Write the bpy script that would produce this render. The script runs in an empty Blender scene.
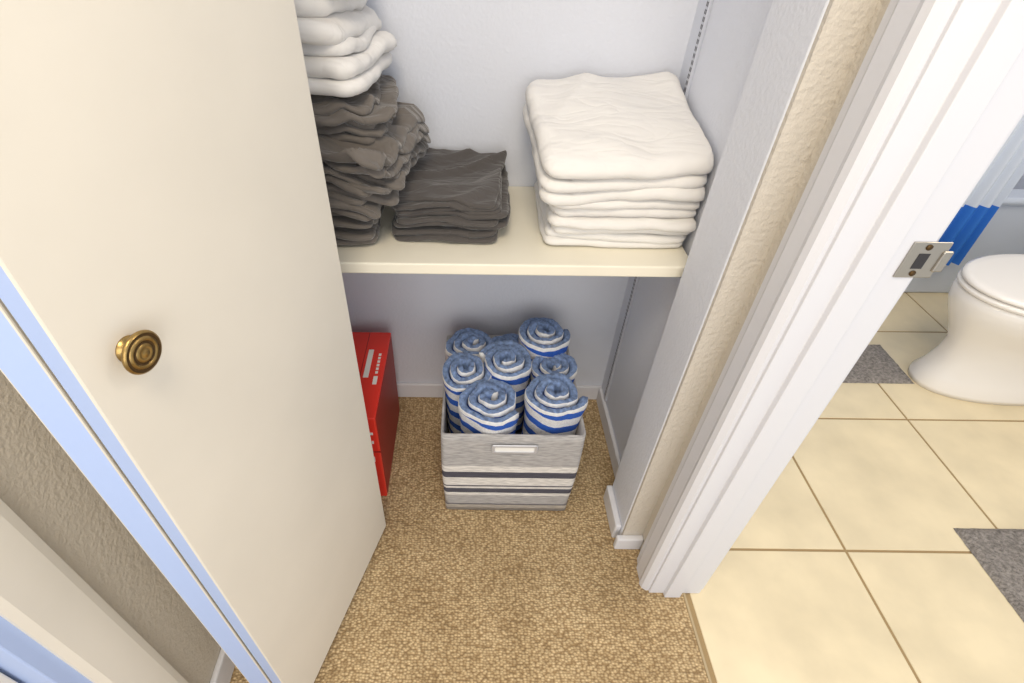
import bpy, bmesh, math, random
from mathutils import Vector, Matrix, noise
random.seed(4)
scene=bpy.context.scene
try:
    scene.view_settings.view_transform='Standard'
except Exception: pass
COL=scene.collection

# ---------------------------------------------------------------- materials
def new_mat(name):
    m=bpy.data.materials.new(name); m.use_nodes=True
    nt=m.node_tree; b=nt.nodes['Principled BSDF']
    return m,nt,b
def sset(b,k,v):
    if k in b.inputs: b.inputs[k].default_value=v
def simple(name,c,rough=.6,metal=0,nscale=None,nstr=.1,ndist=.002,var=0,vscale=6,spec=None,detail=4,sheen=0):
    m,nt,b=new_mat(name)
    sset(b,'Roughness',rough); sset(b,'Metallic',metal)
    if spec is not None: sset(b,'Specular IOR Level',spec)
    if sheen: sset(b,'Sheen Weight',sheen)
    b.inputs['Base Color'].default_value=(*c,1)
    tc=nt.nodes.new('ShaderNodeTexCoord')
    if var:
        n=nt.nodes.new('ShaderNodeTexNoise'); n.inputs['Scale'].default_value=vscale; n.inputs['Detail'].default_value=5
        r=nt.nodes.new('ShaderNodeValToRGB')
        r.color_ramp.elements[0].position=.3; r.color_ramp.elements[1].position=.7
        r.color_ramp.elements[0].color=(*[x*(1-var) for x in c],1); r.color_ramp.elements[1].color=(*[min(1,x*(1+var)) for x in c],1)
        nt.links.new(tc.outputs['Object'],n.inputs['Vector']); nt.links.new(n.outputs['Fac'],r.inputs['Fac'])
        nt.links.new(r.outputs['Color'],b.inputs['Base Color'])
    if nscale:
        n=nt.nodes.new('ShaderNodeTexNoise'); n.inputs['Scale'].default_value=nscale; n.inputs['Detail'].default_value=detail
        bp=nt.nodes.new('ShaderNodeBump'); bp.inputs['Strength'].default_value=nstr; bp.inputs['Distance'].default_value=ndist
        nt.links.new(tc.outputs['Object'],n.inputs['Vector']); nt.links.new(n.outputs['Fac'],bp.inputs['Height'])
        nt.links.new(bp.outputs['Normal'],b.inputs['Normal'])
    return m
M={}
M['wall_cool']=simple('wall_cool_light_tint',(.655,.68,.75),.8,nscale=120,nstr=.35,ndist=.003)  # blue cast of the cool light is mixed into the wall colour
M['wall_side']=simple('wall_side_cool_tint',(.69,.72,.80),.8,nscale=120,nstr=.35,ndist=.003)  # same wall, tinted per face: cool light put into the base colour
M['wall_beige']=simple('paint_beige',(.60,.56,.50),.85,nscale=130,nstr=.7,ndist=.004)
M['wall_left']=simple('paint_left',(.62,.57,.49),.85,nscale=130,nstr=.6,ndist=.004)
M['trim']=simple('trim_white',(.69,.70,.75),.45,nscale=8,nstr=.05)
M['trim_blue']=simple('door_edge_cool_tint',(.42,.54,.84),.45,nscale=8,nstr=.05)  # edges and jamb coloured blue to imitate cool light on them
M['door']=simple('door_paint',(.75,.71,.63),.5,nscale=14,nstr=.12,ndist=.002,var=.05,vscale=3)
M['shelf']=simple('shelf_paint',(.82,.78,.66),.45,nscale=30,nstr=.1,var=.03)
M['porcelain']=simple('porcelain',(.84,.81,.77),.12,spec=.6)
M['tub']=simple('tub_enamel',(.60,.66,.76),.2,spec=.6)
M['brass']=simple('antique_brass',(.36,.24,.09),.32,metal=1,var=.25,vscale=90)
M['brass_dark']=simple('brass_patina',(.10,.06,.025),.5,metal=.8)
M['nickel']=simple('brushed_nickel',(.45,.42,.37),.35,metal=1)
M['steel']=simple('shelf_standard_metal',(.62,.64,.70),.4,metal=.5)
M['dark']=simple('dark_slot',(.03,.03,.035),.8)
def cloth_mat(name,c,bs=.5,dist=.008,sheen=.2,s1=22):
    m,nt,b=new_mat(name); sset(b,'Roughness',.85); sset(b,'Sheen Weight',sheen)
    b.inputs['Base Color'].default_value=(*c,1)
    tc=nt.nodes.new('ShaderNodeTexCoord')
    mp=nt.nodes.new('ShaderNodeMapping'); mp.inputs['Rotation'].default_value=(0,0,.6); mp.inputs['Scale'].default_value=(1,2.6,1.0)
    nt.links.new(tc.outputs['Object'],mp.inputs['Vector'])
    a=nt.nodes.new('ShaderNodeTexNoise'); a.inputs['Scale'].default_value=s1; a.inputs['Detail'].default_value=2; a.inputs['Distortion'].default_value=.5
    nt.links.new(mp.outputs['Vector'],a.inputs['Vector'])
    s=nt.nodes.new('ShaderNodeMath'); s.operation='SUBTRACT'; s.inputs[1].default_value=.5
    ab=nt.nodes.new('ShaderNodeMath'); ab.operation='ABSOLUTE'
    nt.links.new(a.outputs['Fac'],s.inputs[0]); nt.links.new(s.outputs[0],ab.inputs[0])
    bp=nt.nodes.new('ShaderNodeBump'); bp.inputs['Strength'].default_value=bs; bp.inputs['Distance'].default_value=dist
    nt.links.new(ab.outputs[0],bp.inputs['Height']); nt.links.new(bp.outputs['Normal'],b.inputs['Normal'])
    return m
M['white_cloth']=cloth_mat('white_cotton',(.75,.735,.715),.5,.018,.1,9)
M['gray_cloth']=cloth_mat('gray_cotton',(.130,.114,.100),.7,.024,.3,12)
M['char_cloth']=cloth_mat('charcoal_cotton',(.068,.060,.056),.6,.018,.3,14)
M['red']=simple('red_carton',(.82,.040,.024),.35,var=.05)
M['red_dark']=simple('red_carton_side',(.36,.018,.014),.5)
M['label']=simple('label_white',(.85,.85,.83),.5)
M['denim']=simple('towel_denim',(.19,.28,.50),.95,nscale=350,nstr=1,ndist=.004,var=.40,vscale=110)
M['mat_gray']=simple('bath_mat_pile',(.28,.255,.235),.95,nscale=200,nstr=1,ndist=.01,var=.4,vscale=120)
M['grout']=simple('grout',(.34,.24,.12),.9,nscale=100,nstr=.3)
M['curtain_blue']=simple('shower_curtain_blue',(.02,.16,.60),.7)
M['curtain']=simple('shower_curtain_white',(.62,.68,.78),.7)
M['tile']=simple('ceramic_tile',(.73,.63,.43),.3,nscale=9,nstr=.08,var=.09,vscale=7)
M['strip']=simple('threshold_strip',(.42,.33,.20),.6)

def carpet_mat():
    m,nt,b=new_mat('carpet_loop'); sset(b,'Roughness',.95); sset(b,'Sheen Weight',.2)
    tc=nt.nodes.new('ShaderNodeTexCoord')
    mp=nt.nodes.new('ShaderNodeMapping'); mp.inputs['Scale'].default_value=(1,1.35,1)
    nt.links.new(tc.outputs['Object'],mp.inputs['Vector'])
    v=nt.nodes.new('ShaderNodeTexVoronoi'); v.inputs['Scale'].default_value=135; v.inputs['Randomness'].default_value=.65
    nt.links.new(mp.outputs['Vector'],v.inputs['Vector'])
    r=nt.nodes.new('ShaderNodeValToRGB')
    e=r.color_ramp.elements; e[0].position=.1; e[0].color=(.88,.685,.41,1); e[1].position=.72; e[1].color=(.33,.22,.105,1)
    nt.links.new(v.outputs['Distance'],r.inputs['Fac'])
    n2=nt.nodes.new('ShaderNodeTexNoise'); n2.inputs['Scale'].default_value=6; n2.inputs['Detail'].default_value=4
    nt.links.new(tc.outputs['Object'],n2.inputs['Vector'])
    r2=nt.nodes.new('ShaderNodeValToRGB'); r2.color_ramp.elements[0].position=.35; r2.color_ramp.elements[1].position=.65
    r2.color_ramp.elements[0].color=(.80,.77,.72,1); r2.color_ramp.elements[1].color=(1.0,1.0,1.0,1)
    nt.links.new(n2.outputs['Fac'],r2.inputs['Fac'])
    mx=nt.nodes.new('ShaderNodeMixRGB'); mx.blend_type='MULTIPLY'; mx.inputs['Fac'].default_value=1
    nt.links.new(r.outputs['Color'],mx.inputs['Color1']); nt.links.new(r2.outputs['Color'],mx.inputs['Color2'])
    v3=nt.nodes.new('ShaderNodeMixRGB'); v3.blend_type='MULTIPLY'; v3.inputs['Fac'].default_value=.22
    hs=nt.nodes.new('ShaderNodeRGBToBW'); nt.links.new(v.outputs['Color'],hs.inputs['Color'])
    nt.links.new(mx.outputs['Color'],v3.inputs['Color1']); nt.links.new(hs.outputs['Val'],v3.inputs['Color2'])
    nt.links.new(v3.outputs['Color'],b.inputs['Base Color'])
    mth=nt.nodes.new('ShaderNodeMath'); mth.operation='SUBTRACT'; mth.inputs[0].default_value=1
    nt.links.new(v.outputs['Distance'],mth.inputs[1])
    bp=nt.nodes.new('ShaderNodeBump'); bp.inputs['Strength'].default_value=.8; bp.inputs['Distance'].default_value=.004
    nt.links.new(mth.outputs['Value'],bp.inputs['Height']); nt.links.new(bp.outputs['Normal'],b.inputs['Normal'])
    return m
M['carpet']=carpet_mat()

def band_mat(name,stops,z0,z1,axis='Z',weave=None):
    m,nt,b=new_mat(name); sset(b,'Roughness',.9)
    tc=nt.nodes.new('ShaderNodeTexCoord'); s=nt.nodes.new('ShaderNodeSeparateXYZ')
    nt.links.new(tc.outputs['Object'],s.inputs['Vector'])
    mr=nt.nodes.new('ShaderNodeMapRange'); mr.inputs['From Min'].default_value=z0; mr.inputs['From Max'].default_value=z1
    nt.links.new(s.outputs[axis],mr.inputs['Value'])
    r=nt.nodes.new('ShaderNodeValToRGB'); r.color_ramp.interpolation='CONSTANT'
    el=r.color_ramp.elements
    el[0].position=stops[0][0]; el[0].color=(*stops[0][1],1)
    el[1].position=stops[1][0]; el[1].color=(*stops[1][1],1)
    for p,c in stops[2:]:
        e=el.new(p); e.color=(*c,1)
    nt.links.new(mr.outputs['Result'],r.inputs['Fac'])
    src=r.outputs['Color']
    n=nt.nodes.new('ShaderNodeTexNoise'); n.inputs['Detail'].default_value=3
    mp=nt.nodes.new('ShaderNodeMapping'); nt.links.new(tc.outputs['Object'],mp.inputs['Vector'])
    mp.inputs['Scale'].default_value=(40,40,500) if weave else (260,260,260)
    n.inputs['Scale'].default_value=1
    nt.links.new(mp.outputs['Vector'],n.inputs['Vector'])
    r2=nt.nodes.new('ShaderNodeValToRGB'); r2.color_ramp.elements[0].position=.35; r2.color_ramp.elements[1].position=.65
    k=weave or .80
    r2.color_ramp.elements[0].color=(k,k,k*1.02,1); r2.color_ramp.elements[1].color=(1,1,1,1)
    nt.links.new(n.outputs['Fac'],r2.inputs['Fac'])
    mx=nt.nodes.new('ShaderNodeMixRGB'); mx.blend_type='MULTIPLY'; mx.inputs['Fac'].default_value=1
    nt.links.new(src,mx.inputs['Color1']); nt.links.new(r2.outputs['Color'],mx.inputs['Color2'])
    nt.links.new(mx.outputs['Color'],b.inputs['Base Color'])
    bp=nt.nodes.new('ShaderNodeBump'); bp.inputs['Strength'].default_value=.6 if weave else 1; bp.inputs['Distance'].default_value=.003
    nt.links.new(n.outputs['Fac'],bp.inputs['Height']); nt.links.new(bp.outputs['Normal'],b.inputs['Normal'])
    return m
LG=(.50,.49,.49); WH=(.84,.82,.79); DK=(.09,.09,.12); MG=(.26,.26,.30)
M['basket']=band_mat('basket_striped_canvas',[(0,LG),(.05,WH),(.09,MG),(.11,LG),(.24,WH),(.28,DK),(.34,WH),(.37,DK),(.385,WH),(.49,DK),(.565,WH),(.64,LG)],0,.335,weave=.60)
TW=(.80,.81,.83); TB=(.025,.12,.56)

def towel_side_mat():
    m,nt,b=new_mat('towel_striped'); sset(b,'Roughness',.95)
    tc=nt.nodes.new('ShaderNodeTexCoord'); s=nt.nodes.new('ShaderNodeSeparateXYZ')
    nt.links.new(tc.outputs['Object'],s.inputs['Vector'])
    def math_(op,a,bv):
        x=nt.nodes.new('ShaderNodeMath'); x.operation=op
        if hasattr(a,'links'): nt.links.new(a,x.inputs[0])
        else: x.inputs[0].default_value=a
        if hasattr(bv,'links'): nt.links.new(bv,x.inputs[1])
        else: x.inputs[1].default_value=bv
        return x.outputs[0]
    h=math_('ADD',s.outputs['Z'],math_('MULTIPLY',s.outputs['X'],.22))
    h=math_('ADD',h,.040)
    fr=math_('FRACT',math_('MULTIPLY',h,19.0),0)
    gt=math_('LESS_THAN',fr,.45)
    n=nt.nodes.new('ShaderNodeTexNoise'); n.inputs['Scale'].default_value=260; n.inputs['Detail'].default_value=3
    nt.links.new(tc.outputs['Object'],n.inputs['Vector'])
    mx=nt.nodes.new('ShaderNodeMixRGB'); mx.inputs['Color1'].default_value=(*TW,1); mx.inputs['Color2'].default_value=(*TB,1)
    nt.links.new(gt,mx.inputs['Fac'])
    r2=nt.nodes.new('ShaderNodeValToRGB'); r2.color_ramp.elements[0].position=.35; r2.color_ramp.elements[1].position=.65
    r2.color_ramp.elements[0].color=(.80,.80,.82,1); r2.color_ramp.elements[1].color=(1,1,1,1)
    nt.links.new(n.outputs['Fac'],r2.inputs['Fac'])
    m2=nt.nodes.new('ShaderNodeMixRGB'); m2.blend_type='MULTIPLY'; m2.inputs['Fac'].default_value=1
    nt.links.new(mx.outputs['Color'],m2.inputs['Color1']); nt.links.new(r2.outputs['Color'],m2.inputs['Color2'])
    nt.links.new(m2.outputs['Color'],b.inputs['Base Color'])
    bp=nt.nodes.new('ShaderNodeBump'); bp.inputs['Strength'].default_value=1; bp.inputs['Distance'].default_value=.004
    nt.links.new(n.outputs['Fac'],bp.inputs['Height']); nt.links.new(bp.outputs['Normal'],b.inputs['Normal'])
    return m
M['towel_side']=towel_side_mat()
M['towel_white']=simple('towel_white_pile',TW,.95,nscale=300,nstr=1,ndist=.004,var=.08,vscale=120)

# ---------------------------------------------------------------- helpers
def link(o):
    if o.name not in COL.objects: COL.objects.link(o)
    return o
def mesh_obj(name,bm,mat=None,smooth=False,parent=None,mats=None):
    me=bpy.data.meshes.new(name); bm.normal_update(); bm.to_mesh(me); bm.free()
    o=bpy.data.objects.new(name,me); link(o)
    if mats:
        for m in mats: me.materials.append(m)
    elif mat: me.materials.append(mat)
    if smooth:
        for p in me.polygons: p.use_smooth=True
    if parent: o.parent=parent
    return o
def empty(name,loc=(0,0,0)):
    e=bpy.data.objects.new(name,None); link(e); e.location=loc; return e
def box(name,x0,x1,y0,y1,z0,z1,mat,bev=0,parent=None,seg=2):
    bm=bmesh.new(); bmesh.ops.create_cube(bm,size=1)
    for v in bm.verts:
        v.co=Vector(((x0+x1)/2+v.co.x*(x1-x0),(y0+y1)/2+v.co.y*(y1-y0),(z0+z1)/2+v.co.z*(z1-z0)))
    if bev: bmesh.ops.bevel(bm,geom=bm.edges[:],offset=bev,segments=seg,affect='EDGES',profile=.5)
    return mesh_obj(name,bm,mat,False,parent)
def prism(name,poly,z0,z1,mat,bev=0,parent=None):
    bm=bmesh.new()
    lo=[bm.verts.new((x,y,z0)) for x,y in poly]; hi=[bm.verts.new((x,y,z1)) for x,y in poly]
    n=len(poly)
    bm.faces.new(lo[::-1]); bm.faces.new(hi)
    for i in range(n): bm.faces.new((lo[i],lo[(i+1)%n],hi[(i+1)%n],hi[i]))
    bmesh.ops.recalc_face_normals(bm,faces=bm.faces[:])
    if bev: bmesh.ops.bevel(bm,geom=bm.edges[:],offset=bev,segments=2,affect='EDGES',profile=.5)
    return mesh_obj(name,bm,mat,False,parent)
def lathe(name,prof,mat,seg=48,parent=None,matrix=None):
    bm=bmesh.new(); rings=[]
    for r,h in prof:
        if r<1e-6: rings.append([bm.verts.new((0,0,h))])
        else: rings.append([bm.verts.new((r*math.cos(2*math.pi*i/seg),r*math.sin(2*math.pi*i/seg),h)) for i in range(seg)])
    for a,b in zip(rings,rings[1:]):
        for i in range(seg):
            j=(i+1)%seg
            if len(a)==1 and len(b)==1: continue
            if len(a)==1: bm.faces.new((a[0],b[i],b[j]))
            elif len(b)==1: bm.faces.new((a[i],a[j],b[0]))
            else: bm.faces.new((a[i],a[j],b[j],b[i]))
    bmesh.ops.recalc_face_normals(bm,faces=bm.faces[:])
    if matrix: bmesh.ops.transform(bm,matrix=matrix,verts=bm.verts[:])
    return mesh_obj(name,bm,mat,True,parent)

# ---------------------------------------------------------------- camera
CX,CY,F=468.0,341.5,523.0
TH=math.atan(451/523.0); PH=math.radians(.75); H=1.31
Fw=Vector((0,math.cos(TH),-math.sin(TH))); R0=Vector((1,0,0)); U0=Vector((0,math.sin(TH),math.cos(TH)))
R=math.cos(PH)*R0+math.sin(PH)*U0; U=-math.sin(PH)*R0+math.cos(PH)*U0
cam=bpy.data.cameras.new('camera'); co=bpy.data.objects.new('camera',cam); link(co)
cam.sensor_width=36; cam.lens=36*F/1024; cam.shift_x=(512-CX)/1024; cam.shift_y=(CY-341.5)/1024
cam.clip_start=.02
co.matrix_world=Matrix(((R.x,U.x,-Fw.x,0),(R.y,U.y,-Fw.y,0),(R.z,U.z,-Fw.z,H),(0,0,0,1)))
scene.camera=co

# ---------------------------------------------------------------- room shell
XB=.54   # carpet / tile boundary
box('floor',-.75,XB,-1.4,1.26,-.05,0,M['carpet'])
fb=empty('floor_bathroom')
box('grout_bed',XB,2.45,-.6,2.7,-.05,-.0025,M['grout'],parent=fb)
bm=bmesh.new(); P=.452; g=.0035
def add_tile(bm,x0,x1,y0,y1):
    r=bmesh.ops.create_cube(bm,size=1)
    for v in r['verts']:
        v.co=Vector(((x0+x1)/2+v.co.x*(x1-x0),(y0+y1)/2+v.co.y*(y1-y0),-.006+v.co.z*.012))
    ed=set(e for v in r['verts'] for e in v.link_edges if all(w.co.z>-.001 for w in e.verts))
    bmesh.ops.bevel(bm,geom=list(ed),offset=.0018,segments=2,affect='EDGES',profile=.5)
for i in range(-1,4):
    for j in range(-3,5):
        x0=1.005+i*P; y0=.694+j*.46
        x1=x0+P; y1=y0+.46
        x0=max(x0,XB+.002); x1=min(x1,2.45)
        if x1-x0<.02: continue
        add_tile(bm,x0+g,x1-g,y0+g,y1-g)
mesh_obj('tiles',bm,M['tile'],parent=fb)
box('trim_1',XB-.002,XB+.004,-.6,.60,-.004,.003,M['strip'],bev=.001)

box('wall_back',-.62,.60,1.235,1.32,0,2.44,M['wall_cool'])
box('wall_closet_right',.450,.545,.845,1.235,0,2.44,M['wall_side'])
box('wall_closet_left',-.62,-.55,.72,1.235,0,2.44,M['wall_side'])
box('wall_return',.407,.545,.712,.845,0,2.44,M['wall_side'],bev=.003)
box('wall_front',.409,.463,.704,.712,0,2.44,M['wall_beige'])
box('wall_right',.460,.56,.605,.712,0,2.44,M['wall_beige'])
box('wall_bathroom_left',.545,.57,.66,2.6,0,2.44,M['wall_cool'])
box('wall_bathroom_far',.545,2.5,2.62,2.7,0,2.44,M['wall_cool'])
box('wall_bathroom_right',2.42,2.5,-.6,2.62,0,2.44,M['wall_cool'])
box('wall_left',-.62,-.52,.25,.72,0,2.44,M['wall_left'])
box('wall_front_left',-.52,-.485,.70,.80,0,2.44,M['wall_side'])

def bboard(name,x0,x1,y0,y1,h=.062):
    box(name,x0,x1,y0,y1,0,h,M['trim'],bev=.004)
bboard('baseboard_back',-.55,.45,1.223,1.235)
bboard('baseboard_closet_right',.438,.45,.845,1.223)
bboard('baseboard_closet_left',-.55,-.538,.80,1.223)
bboard('baseboard_return',.391,.407,.72,.845)
bboard('baseboard_front',.391,.460,.688,.704,.05)
bboard('baseboard_left',-.52,-.507,.315,.70,.08)

df=empty('door_frame')
prism('casing_hall',[(.460,.583),(.449,.583),(.439,.590),(.436,.600),(.439,.610),(.439,.640),(.444,.650),(.446,.664),(.460,.664)],0,2.1,M['trim'],parent=df)
prism('jamb',[(.455,.605),(.455,.577),(.490,.577),(.490,.566),(.528,.566),(.528,.577),(.580,.577),(.580,.605)],0,2.1,M['trim'],bev=.0015,parent=df)
prism('casing_bathroom',[(.560,.605),(.580,.585),(.592,.588),(.596,.600),(.592,.64),(.586,.66),(.560,.66)],0,2.1,M['trim'],parent=df)
sp=empty('strike_plate')
box('plate',.552,.600,.5745,.577,.934,.986,M['nickel'],bev=.001,parent=sp)
box('latch_hole',.566,.580,.5740,.5746,.948,.970,M['dark'],parent=sp)
box('lip',.594,.607,.572,.577,.944,.974,M['nickel'],bev=.002,parent=sp)
for i,z in enumerate((.941,.979)):
    lathe('screw_%d'%i,[(0,0),(.004,.0),(.004,.001),(0,.0015)],M['brass_dark'],16,sp,Matrix.Translation((.573,.5745,z))@Matrix.Rotation(math.radians(90),4,'X'))

dl=empty('door_2')
prism('casing',[(-.52,.315),(-.502,.312),(-.500,.300),(-.503,.245),(-.508,.235),(-.52,.235)],0,2.1,M['door'],parent=dl)
box('jamb',-.62,-.512,.212,.240,0,2.1,M['trim_blue'],bev=.002,parent=dl)
box('leaf',-.58,-.545,-.6,.208,.01,2.05,M['door'],bev=.002,parent=dl)

# ---------------------------------------------------------------- bifold closet door
A=Vector((-.212,.736)); B=Vector((-.335,.317)); d=(A-B).normalized(); n=Vector((d.y,-d.x))
T=.030
door=empty('door_1')
def panel(name,p,q,t,mat_face,z0,z1,edge_mat):
    dd=(q-p).normalized(); nn=Vector((dd.y,-dd.x))
    pts=[p,q,q-nn*t,p-nn*t]
    bm=bmesh.new()
    lo=[bm.verts.new((v.x,v.y,z0)) for v in pts]; hi=[bm.verts.new((v.x,v.y,z1)) for v in pts]
    bm.faces.new(lo[::-1]); bm.faces.new(hi); 
    for i in range(4):
        f=bm.faces.new((lo[i],lo[(i+1)%4],hi[(i+1)%4],hi[i]))
        if i in (1,3): f.material_index=1
    bmesh.ops.recalc_face_normals(bm,faces=bm.faces[:])
    bmesh.ops.bevel(bm,geom=bm.edges[:],offset=.002,segments=2,affect='EDGES',profile=.5)
    return mesh_obj(name,bm,mats=[mat_face,edge_mat],parent=door)
panel('leading_panel',B,A,T,M['door'],.022,2.04,M['trim_blue'])
B2=B-n*(T+.005); PV=Vector((-.452,.738))
panel('pivot_panel',B2,PV,T+.004,M['door'],.022,2.04,M['trim_blue'])
hp=B-n*(T+.0025)-d*.003
for i,z in enumerate((.10,1.36,1.85)):
    lathe('hinge_%d'%i,[(0,0),(.004,0),(.004,.05),(0,.05)],M['nickel'],16,door,Matrix.Translation((hp.x,hp.y,z)))
kp=B+d*.051; z=.98; KS=1.08
xa=Vector((n.x,n.y,0)); za=Vector((0,0,1)); ya=za.cross(xa)
km=Matrix(((ya.x,za.x,xa.x,kp.x),(ya.y,za.y,xa.y,kp.y),(ya.z,za.z,xa.z,z),(0,0,0,1)))@Matrix.Diagonal((KS,KS,.85,1))
lathe('knob_body',[(0,0),(.012,0),(.0125,.002),(.008,.004),(.0065,.009),(.008,.013),(.016,.016),(.0195,.018),(.0200,.020),(.0195,.022),(.0180,.0232)],M['brass'],56,door,km)
lathe('knob_groove_outer',[(.0181,.0231),(.0165,.0222),(.0150,.0228)],M['brass_dark'],56,door,km)
lathe('knob_ring',[(.0151,.0227),(.0140,.0245),(.0122,.0247),(.0112,.0235)],M['brass'],56,door,km)
lathe('knob_groove_inner',[(.0113,.0236),(.0098,.0226),(.0086,.0236)],M['brass_dark'],56,door,km)
lathe('knob_center',[(.0087,.0235),(.0075,.0252),(.0055,.0250),(.0045,.0243),(.0030,.0258),(0,.0262)],M['brass'],56,door,km)

# ---------------------------------------------------------------- shelf + standards
shelf=empty('closet_shelf')
box('board',-.542,.442,.872,1.234,.732,.757,M['shelf'],bev=.003,parent=shelf)
st=empty('shelf_standard')
def standard(x0,x1,y,tag):
    box('channel_'+tag,x0,x1,y-.008,y+.008,.066,1.9,M['steel'],bev=.001,parent=st)
    bm=bmesh.new(); zz=.09
    xs=x0 if tag=='right' else x1
    while zz<1.88:
        for dy in (-.003,.003):
            r=bmesh.ops.create_cube(bm,size=1)
            for v in r['verts']: v.co=Vector((xs+v.co.x*.0008,y+dy+v.co.y*.0022,zz+v.co.z*.008))
        zz+=.0125
    mesh_obj('slots_'+tag,bm,M['dark'],parent=st)
standard(.443,.450,1.165,'right')
standard(-.55,-.543,1.165,'left')

# ---------------------------------------------------------------- cloth
def layer(bm,cx,cy,w,dp,z0,h,rot=0,seed=0,R=.02,xyamp=.006,height=None,nx=46,bulge=0,post=None,nz=5):
    """one ply: thin rounded-edge sheet. height(x,y)-> drape offset in world space"""
    hw,hd,hh=w/2,dp/2,h/2
    cr,sr=math.cos(rot),math.sin(rot)
    tb=bmesh.new()
    ny=nx
    def co_(u,v,t):
        X=u*hw; Y=v*hd
        RR=R
        ix=max(-(hw-RR),min(hw-RR,X)); iy=max(-(hd-RR),min(hd-RR,Y))
        dx,dy=X-ix,Y-iy
        m_=max(abs(dx),abs(dy)); l=math.hypot(dx,dy)
        if l>1e-9: dx*=m_/l; dy*=m_/l
        X,Y=ix+dx,iy+dy
        nv=noise.noise_vector(Vector((X*6+seed*3.1,Y*6-seed*7.7,seed*1.3)))
        nv2=noise.noise_vector(Vector((X*22+seed*3.1,Y*22-seed*7.7,seed*1.9)))
        X+=xyamp*nv.x+xyamp*.35*nv2.x; Y+=xyamp*nv.y+xyamp*.35*nv2.y
        Z=z0+hh+t*hh
        if t>0: Z+=bulge*t*(1-u*u)*(1-v*v)
        wx,wy=cx+X*cr-Y*sr,cy+X*sr+Y*cr
        if height: Z+=height(wx,wy)
        q=Vector((wx,wy,Z))
        return post(q) if post else q
    def sp_(i,n):
        a=-1+2*i/n
        return math.copysign(1-(1-abs(a))**1.3,a)
    top=[[None]*(ny+1) for _ in range(nx+1)]; bot=[[None]*(ny+1) for _ in range(nx+1)]
    k0=1-hh/min(hw,hd)
    for i in range(nx+1):
        for j in range(ny+1):
            u,v=sp_(i,nx),sp_(j,ny)
            top[i][j]=tb.verts.new(co_(u*k0,v*k0,1)); bot[i][j]=tb.verts.new(co_(u*k0,v*k0,-1))
    for i in range(nx):
        for j in range(ny):
            tb.faces.new((top[i][j],top[i+1][j],top[i+1][j+1],top[i][j+1]))
            tb.faces.new((bot[i][j],bot[i][j+1],bot[i+1][j+1],bot[i+1][j]))
    per=[(i,0) for i in range(nx)]+[(nx,j) for j in range(ny)]+[(i,ny) for i in range(nx,0,-1)]+[(0,j) for j in range(ny,0,-1)]
    prev=[top[i][j] for i,j in per]
    for a in range(1,nz+1):
        if a==nz: cur=[bot[i][j] for i,j in per]
        else:
            ang=math.pi/2-math.pi*a/nz
            k=k0+(1-k0)*math.cos(ang)
            cur=[tb.verts.new(co_(sp_(i,nx)*k,sp_(j,ny)*k,math.sin(ang))) for i,j in per]
        for q in range(len(per)):
            q2=(q+1)%len(per)
            tb.faces.new((prev[q],cur[q],cur[q2],prev[q2]))
        prev=cur
    me=bpy.data.meshes.new('tmp'); tb.to_mesh(me); tb.free(); bm.from_mesh(me); bpy.data.meshes.remove(me)

def crease(x,y,ang,f,seed):
    a=x*math.cos(ang)+y*math.sin(ang); b=-x*math.sin(ang)+y*math.cos(ang)
    return 1-min(1,abs(noise.noise(Vector((a*f*.35+seed,b*f,seed*1.7))))*3.0)

def pile(bm,z0,hs,cx,cy,w,dp,rot=0,tiltx=0,tilty=0,sweep=0,sw_x=0,amp=.004,cr_amp=.004,cr_ang=.6,seed=0,jit=.006,xyamp=.006,R=.02,post=None,wob=.03,overlap=.9,ind=0,taper=0):
    z=0
    n_=len(hs)
    rnd=random.Random(seed)
    for i,h in enumerate(hs):
        fr=(i+1)/n_
        def hf(x,y,fr=fr,i=i):
            v=tiltx*(x-cx)+tilty*(y-cy)
            v-=sweep*max(0,(x-sw_x))**1.5
            v+=amp*(.4+.6*fr)*noise.noise(Vector((x*6+seed,y*6,seed)))
            v+=cr_amp*(.3+.7*fr)*crease(x,y,cr_ang,14,seed)
            if ind: v+=ind*noise.noise(Vector((x*10+i*3.3,y*10,seed+i*1.7)))
            return v
        layer(bm,cx+rnd.uniform(-jit,jit),cy+rnd.uniform(-jit,jit),w+rnd.uniform(-jit,jit)*1.5-taper*fr,dp+rnd.uniform(-jit,jit)*1.5,z0+z,h,rot+rnd.uniform(-wob,wob),seed*11+i,R=R,xyamp=xyamp,height=hf,post=post)
        z+=h*overlap
    return z0+z

def finish_cloth(name,bm,mat,parent=None):
    bmesh.ops.recalc_face_normals(bm,faces=bm.faces[:])
    return mesh_obj(name,bm,mat,True,parent)

Z0=.759
bm=bmesh.new()
def wpost(q):
    ty=(q.y-.925)/.29
    f=.92+.40*ty
    q.z=max(Z0,Z0+(q.z-Z0)*f)
    q.x=min(q.x,.4415); q.y=min(q.y,1.228)
    return q
z=pile(bm,Z0,(.019,.020,.021,.023),.302,1.070,.280,.290,0,amp=.008,cr_amp=.002,seed=1,jit=.009,xyamp=.009,R=.022,post=wpost,wob=.03,ind=.003)
z=pile(bm,z+.001,(.024,.020),.292,1.068,.310,.300,.05,amp=.012,cr_amp=.002,seed=2,jit=.008,xyamp=.010,R=.028,post=wpost,wob=.03,ind=.003)
layer(bm,.288,1.066,.322,.300,z-.002,.030,.06,6,R=.032,xyamp=.010,post=wpost,nz=7,height=lambda x,y:.010*noise.noise(Vector((x*7,y*7,2)))+.003*crease(x,y,.4,8,3))
z+=.026
layer(bm,.284,1.066,.325,.298,z-.002,.026,.075,8,R=.034,xyamp=.010,post=wpost,nz=7,height=lambda x,y:.010*noise.noise(Vector((x*7,y*7,2.5)))+.003*crease(x,y,.4,8,3))
z+=.022
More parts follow.
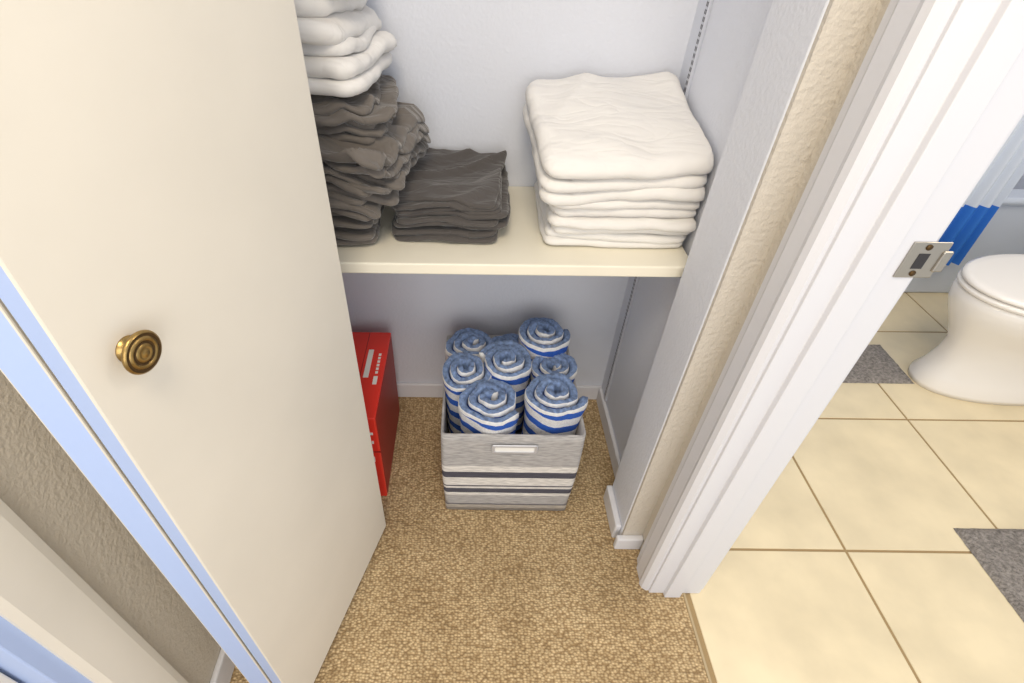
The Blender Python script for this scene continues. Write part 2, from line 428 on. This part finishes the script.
layer(bm,.286,1.064,.327,.302,z-.003,.036,.085,7,R=.040,xyamp=.010,bulge=.012,post=wpost,nz=8,height=lambda x,y:.010*noise.noise(Vector((x*7,y*7,3)))+.006*crease(x,y,.9,7,4)+.006*crease(x,y,-.5,6,9))
finish_cloth('folded_white_comforter',bm,M['white_cloth'])

def gpost(q):
    q.z=max(Z0,q.z); q.y=min(q.y,1.228); q.x=max(-.535,q.x); return q
bm=bmesh.new()
z=pile(bm,Z0,(.014,.012,.016,.011,.015,.013),-.340,1.05,.290,.275,.04,amp=.014,cr_amp=.014,cr_ang=.2,seed=10,jit=.012,xyamp=.016,post=gpost,wob=.08,ind=.008)
z=pile(bm,z+.002,(.013,.016,.011,.014,.016,.012),-.330,1.045,.320,.265,-.08,amp=.020,cr_amp=.018,cr_ang=.9,tiltx=-.04,sweep=.4,sw_x=-.22,seed=12,jit=.016,xyamp=.022,post=gpost,wob=.10,ind=.010)
z=pile(bm,z-.002,(.013,.012,.016,.012,.014,.013),-.290,1.060,.365,.255,-.20,amp=.020,cr_amp=.020,cr_ang=.3,tiltx=-.10,sweep=.6,sw_x=-.20,seed=14,jit=.016,xyamp=.022,post=gpost,wob=.10,ind=.010)
z=pile(bm,z-.008,(.015,.012,.016,.013,.014),-.330,1.055,.335,.25,.05,amp=.014,cr_amp=.014,cr_ang=-.4,tiltx=-.07,seed=16,jit=.013,xyamp=.018,post=gpost,wob=.08,ind=.008)
finish_cloth('folded_gray_sheets',bm,M['gray_cloth'])
bm=bmesh.new()
z=pile(bm,z+.018,(.028,.030,.026),-.335,1.065,.315,.26,-.10,amp=.014,cr_amp=.010,cr_ang=.7,tiltx=-.08,seed=20,jit=.012,xyamp=.014,R=.035,post=gpost,wob=.06,ind=.004)
z=pile(bm,z,(.034,.044,.05),-.345,1.075,.30,.25,-.08,amp=.018,cr_amp=.012,cr_ang=.2,tiltx=-.12,seed=22,jit=.014,xyamp=.016,R=.045,post=gpost,wob=.07,ind=.005)
finish_cloth('folded_white_linens',bm,M['white_cloth'])
bm=bmesh.new()
pile(bm,Z0,(.010,.012,.009,.012,.010,.012,.010,.011,.010),-.038,1.082,.224,.255,-.07,amp=.010,cr_amp=.012,cr_ang=.5,tiltx=.02,seed=30,jit=.008,xyamp=.012,R=.018,post=gpost,wob=.05,ind=.005)
finish_cloth('folded_charcoal_sheets',bm,M['char_cloth'])

# ---------------------------------------------------------------- basket with towels
bx0,bx1,by0,by1,bh=-.062,.284,.792,1.160,.335
bas=empty('storage_basket',(0,0,0))
bm=bmesh.new()
t=.005
def ring(x0,x1,y0,y1,z,rc=.012,seg=5):
    pts=[]
    for (cx,cy,a0) in ((x1-rc,y1-rc,0),(x0+rc,y1-rc,90),(x0+rc,y0+rc,180),(x1-rc,y0+rc,270)):
        for k in range(seg+1):
            a=math.radians(a0+90*k/seg); pts.append((cx+rc*math.cos(a),cy+rc*math.sin(a),z))
    out=[]
    for i in range(len(pts)):
        a=Vector(pts[i]); b=Vector(pts[(i+1)%len(pts)])
        out.append(a)
        if (b-a).length>.05:
            for k in range(1,12): out.append(a.lerp(b,k/12))
    return out
rings=[]
NZ=14
for k in range(NZ+1):
    z=.002+(bh-.002)*k/NZ
    b_=.004*math.sin(math.pi*k/NZ)-.007*(1-k/NZ)
    rings.append(ring(bx0-b_,bx1+b_,by0-b_,by1+b_,z))
for k in (1,.7,.3,.02):
    z=bh*k
    rings.append(ring(bx0+t,bx1-t,by0+t,by1-t,z,rc=.009))
vr=[[bm.verts.new(p) for p in rg] for rg in rings]
N=len(vr[0])
for a,b in zip(vr,vr[1:]):
    for i in range(N): bm.faces.new((a[i],a[(i+1)%N],b[(i+1)%N],b[i]))
bm.faces.new(vr[0][::-1]); bm.faces.new(vr[-1])
bmesh.ops.recalc_face_normals(bm,faces=bm.faces[:])
mesh_obj('fabric_box',bm,M['basket'],True,bas)
hx=(bx0+bx1)/2+.005; hy=by0-.0045; hz=.290
bm=bmesh.new()
def rr(w,h,r,seg=6):
    pts=[]
    for (cx,cz,a0) in ((w-r,h-r,0),(-(w-r),h-r,90),(-(w-r),-(h-r),180),(w-r,-(h-r),270)):
        for k in range(seg+1):
            a=math.radians(a0+90*k/seg); pts.append((cx+r*math.cos(a),cz+r*math.sin(a)))
    return pts
o1=rr(.056,.015,.006); i1=rr(.048,.009,.004)
va=[bm.verts.new((hx+x,hy,hz+z_)) for x,z_ in o1]; vb=[bm.verts.new((hx+x*.97,hy-.003,hz+z_*.92)) for x,z_ in o1]
vc=[bm.verts.new((hx+x,hy-.003,hz+z_)) for x,z_ in i1]; vd=[bm.verts.new((hx+x,hy+.001,hz+z_)) for x,z_ in i1]
for a,b in ((va,vb),(vb,vc),(vc,vd)):
    for i in range(len(a)): bm.faces.new((a[i],a[(i+1)%len(a)],b[(i+1)%len(a)],b[i]))
bmesh.ops.recalc_face_normals(bm,faces=bm.faces[:])
mesh_obj('handle_grommet',bm,M['steel'],False,bas)
bm=bmesh.new(); bm.faces.new([bm.verts.new((hx+x,hy-.0006,hz+z_)) for x,z_ in i1])
mesh_obj('handle_opening',bm,M['label'],False,bas)

def towel(cx,cy,top,Rr,phase,tiltx,tilty,turns,seed,sq=1.0,L=.26):
    """rolled towel standing in the basket; (cx,cy,top) = centre of its upper spiral end"""
    bm=bmesh.new()
    pitch=(Rr-.004)/turns
    n_=int(turns*32)
    secs=[]
    Hh=L
    for i in range(n_+1):
        th=2*math.pi*turns*i/n_
        rin=.003+pitch*th/(2*math.pi)-.3*pitch
        rin=max(.0008,rin)
        rout=rin+pitch*.96
        ht=Hh-.14*rout*(rout/Rr)+.009*noise.noise(Vector((th*.7,seed,0)))+.004*noise.noise(Vector((th*2.5,seed,3)))
        prof=[(rout,0),(rout,ht*.35),(rout,ht*.6),(rout,ht*.8),(rout+.02*pitch,ht-.024),(rout-.02*pitch,ht-.012),(rout-.08*pitch,ht-.005),(rout-.17*pitch,ht-.001),(rout-.28*pitch,ht-.0012),
              (rout-.38*pitch,ht-.001),(rin+.36*pitch,ht+.001),(rin+.2*pitch,ht-.002),(rin+.08*pitch,ht-.009),(rin+.05*pitch,ht-.02),(rin+.05*pitch,0)]
        sec=[]
        for j,(r_,z_) in enumerate(prof):
            zr=z_/Hh
            flare=.90+.14*zr**5
            ang=th+phase
            w=flare*(1+.13*noise.noise(Vector((math.cos(ang)*1.3,math.sin(ang)*1.3,seed*2.3+zr*1.0)))+.04*noise.noise(Vector((math.cos(ang)*4,math.sin(ang)*4,z_*25+seed))))
            sec.append(bm.verts.new((r_*w*math.cos(ang)*sq,r_*w*math.sin(ang)/sq,z_-Hh)))
        secs.append(sec)
    for a,b in zip(secs,secs[1:]):
        for j in range(len(a)-1):
            f=bm.faces.new((a[j],b[j],b[j+1],a[j+1]))
            f.material_index=0 if j<5 else (2 if j<7 else 1)
    for s in (secs[0],secs[-1]): 
        f=bm.faces.new(s); f.material_index=2
    bmesh.ops.recalc_face_normals(bm,faces=bm.faces[:])
    o=mesh_obj('rolled_towel_%d'%seed,bm,smooth=True,parent=tw,mats=[M['towel_side'],M['denim'],M['towel_white']])
    o.location=(cx,cy,top); o.rotation_euler=(tiltx,tilty,0)
    return o
tw=empty('rolled_beach_towels')
tl=[(.012,1.078,.385,.060,0.5,.04,.05,2.6,1.05),
    (.112,1.095,.365,.048,1.0,.02,0,2.4,1.0),
    (.204,1.085,.425,.064,2.2,.03,.02,2.7,1.04),
    (-.008,.962,.400,.063,3.0,.06,-.04,2.6,.97),
    (.100,.985,.412,.064,4.0,.06,.01,2.8,1.03),
    (.222,.990,.385,.056,5.2,.08,.03,2.4,1.0),
    (.056,.868,.395,.066,.6,.06,-.02,2.8,1.06),
    (.210,.876,.410,.064,1.7,.04,.03,2.7,1.06)]
for i,a in enumerate(tl): towel(a[0],a[1],a[2],a[3],a[4],a[5],a[6],a[7],i,a[8])

# ---------------------------------------------------------------- red cartons
rb=empty('red_carton')
box('carton_body',-.43,-.224,.838,1.168,.001,.335,M['red'],bev=.003,parent=rb)
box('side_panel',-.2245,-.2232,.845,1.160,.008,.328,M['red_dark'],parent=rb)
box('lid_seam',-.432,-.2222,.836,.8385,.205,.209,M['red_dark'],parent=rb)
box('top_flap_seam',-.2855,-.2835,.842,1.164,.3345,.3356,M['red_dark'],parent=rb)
box('label_strip',-.276,-.262,.98,1.09,.335,.3358,M['label'],parent=rb)
box('label_mark',-.248,-.237,.955,.985,.335,.3358,M['label'],parent=rb)
for k in range(6):
    box('label_text_%d'%k,-.246,-.239,.995+k*.014,1.004+k*.014,.335,.3358,M['label'],parent=rb)
box('front_label',-.268,-.235,.8365,.838,.275,.283,M['label'],parent=rb)
for k in range(4):
    box('front_text_%d'%k,-.262+k*.007,-.257+k*.007,.8365,.838,.240,.250,M['label'],parent=rb)
box('front_mark',-.264,-.240,.8365,.838,.165,.185,M['label'],parent=rb)

# ---------------------------------------------------------------- bathroom
def egg(cx,cy,af,ab,b,z,seg=48,p=2.0):
    pts=[]
    for i in range(seg):
        a=2*math.pi*i/seg; c,s=math.cos(a),math.sin(a)
        x=cx+(ab if c>0 else af)*math.copysign(abs(c)**(2/p),c); y=cy+b*math.copysign(abs(s)**(2/p),s)
        pts.append(Vector((x,y,z)))
    return pts
def loft(name,secs,mat,parent,cap0=True,cap1=True):
    bm=bmesh.new(); vr=[[bm.verts.new(p) for p in s] for s in secs]; N=len(vr[0])
    for a,b in zip(vr,vr[1:]):
        for i in range(N): bm.faces.new((a[i],a[(i+1)%N],b[(i+1)%N],b[i]))
    if cap0: bm.faces.new(vr[0][::-1])
    if cap1: bm.faces.new(vr[-1])
    bmesh.ops.recalc_face_normals(bm,faces=bm.faces[:])
    o=mesh_obj(name,bm,mat,True,parent)
    return o
to=empty('toilet'); TY=1.345
loft('bowl',[egg(1.88,TY,.290,.26,.125,.001,p=2.2),egg(1.88,TY,.292,.26,.127,.02,p=2.2),egg(1.88,TY,.272,.25,.112,.06,p=2.2),egg(1.87,TY,.245,.25,.102,.12,p=2.2),egg(1.86,TY,.240,.24,.105,.18),
   egg(1.84,TY,.250,.24,.125,.24),egg(1.82,TY,.257,.25,.148,.29),egg(1.81,TY,.262,.25,.166,.325),egg(1.81,TY,.266,.25,.172,.35),egg(1.81,TY,.266,.25,.173,.372),egg(1.81,TY,.260,.245,.168,.380)],M['porcelain'],to)
loft('seat',[egg(1.81,TY,.263,.22,.172,.382),egg(1.81,TY,.270,.22,.178,.388),egg(1.81,TY,.270,.22,.178,.395),egg(1.81,TY,.264,.216,.173,.400)],M['porcelain'],to)
loft('lid',[egg(1.81,TY,.260,.218,.170,.4025),egg(1.81,TY,.268,.22,.176,.407),egg(1.81,TY,.267,.22,.175,.415),egg(1.81,TY,.256,.212,.164,.420),egg(1.81,TY,.233,.19,.144,.421),egg(1.81,TY,.10,.10,.07,.424)],M['porcelain'],to)
box('tank',2.04,2.24,TY-.215,TY+.215,.375,.72,M['porcelain'],bev=.025,parent=to,seg=4)
box('tank_lid',2.03,2.25,TY-.225,TY+.225,.72,.755,M['porcelain'],bev=.012,parent=to,seg=3)
box('pedestal_back',1.98,2.22,TY-.10,TY+.10,.001,.379,M['porcelain'],bev=.02,parent=to,seg=3)

def mat_rug(name,x0,x1,y0,y1):
    bm=bmesh.new(); nx=int((x1-x0)/.012); ny=int((y1-y0)/.012)
    grid=[[None]*(ny+1) for _ in range(nx+1)]
    for i in range(nx+1):
        for j in range(ny+1):
            x=x0+(x1-x0)*i/nx; y=y0+(y1-y0)*j/ny
            e=min(i,j,nx-i,ny-j)
            z=.001 if e==0 else .012+.003*noise.noise(Vector((x*60,y*60,0)))
            grid[i][j]=bm.verts.new((x+.002*noise.noise(Vector((x*50,y*50,2))),y+.002*noise.noise(Vector((x*50,y*50,4))),z))
    for i in range(nx):
        for j in range(ny): bm.faces.new((grid[i][j],grid[i+1][j],grid[i+1][j+1],grid[i][j+1]))
    return mesh_obj(name,bm,M['mat_gray'],True)
mat_rug('bath_mat',1.335,1.85,.20,.762)
mat_rug('bath_mat',1.12,1.585,1.32,1.53)

tub=empty('bathtub')
box('apron',1.30,2.42,1.88,1.93,0,.42,M['tub'],bev=.01,parent=tub)
box('rim_front',1.30,2.42,1.86,1.96,.42,.45,M['tub'],bev=.012,parent=tub)
box('rim_back',1.30,2.42,2.54,2.62,.42,.45,M['tub'],bev=.012,parent=tub)
box('end_left',1.30,1.38,1.88,2.62,0,.45,M['tub'],bev=.01,parent=tub)
box('basin_floor',1.38,2.42,1.93,2.62,.0,.08,M['tub'],bev=.01,parent=tub)
def curtain(name,x0,x1,y,z0,z1,mat,parent):
    bm=bmesh.new(); nx=int((x1-x0)/.004); nz=12; g_=[]
    for i in range(nx+1):
        x=x0+(x1-x0)*i/nx; row=[]
        for k in range(nz+1):
            z=z0+(z1-z0)*k/nz
            row.append(bm.verts.new((x,y+.014*math.sin(x*130)+.004*math.sin(x*31+z*6),z)))
        g_.append(row)
    for i in range(nx):
        for k in range(nz): bm.faces.new((g_[i][k],g_[i+1][k],g_[i+1][k+1],g_[i][k+1]))
    return mesh_obj(name,bm,mat,True,parent)
sc_=empty('shower_curtain')
curtain('hem_cloth',1.78,1.965,1.82,.19,.44,M['curtain_blue'],sc_)
curtain('upper_cloth',1.78,1.965,1.82,.44,2.0,M['curtain'],sc_)
lathe('curtain_rod',[(0,0),(.012,0),(.012,1.12),(0,1.12)],M['nickel'],20,sc_,Matrix.Translation((1.30,1.82,2.0))@Matrix.Rotation(math.radians(90),4,'Y'))

# ---------------------------------------------------------------- lights
w=bpy.data.worlds.new('world'); scene.world=w; w.use_nodes=True
bg=w.node_tree.nodes['Background']; bg.inputs['Color'].default_value=(.90,.94,1.0,1); bg.inputs['Strength'].default_value=.90
def area(name,loc,target,size,power,col):
    l=bpy.data.lights.new(name,'AREA'); l.energy=power; l.color=col; l.shape='SQUARE'; l.size=size
    o=bpy.data.objects.new(name,l); link(o); o.location=loc
    o.rotation_euler=(Vector(target)-Vector(loc)).to_track_quat('-Z','Y').to_euler(); return o
area('hall_light',(-.05,-.2,2.4),(0,.5,0),.5,18,(1,.84,.62))
area('bathroom_light',(1.5,.7,2.4),(1.4,.9,0),.6,14,(1,.85,.64))
area('front_fill_light',(.1,-1.8,1.4),(0,1,.45),1.6,25,(1,.94,.86))  # added fill lamp behind the camera, no window stands there
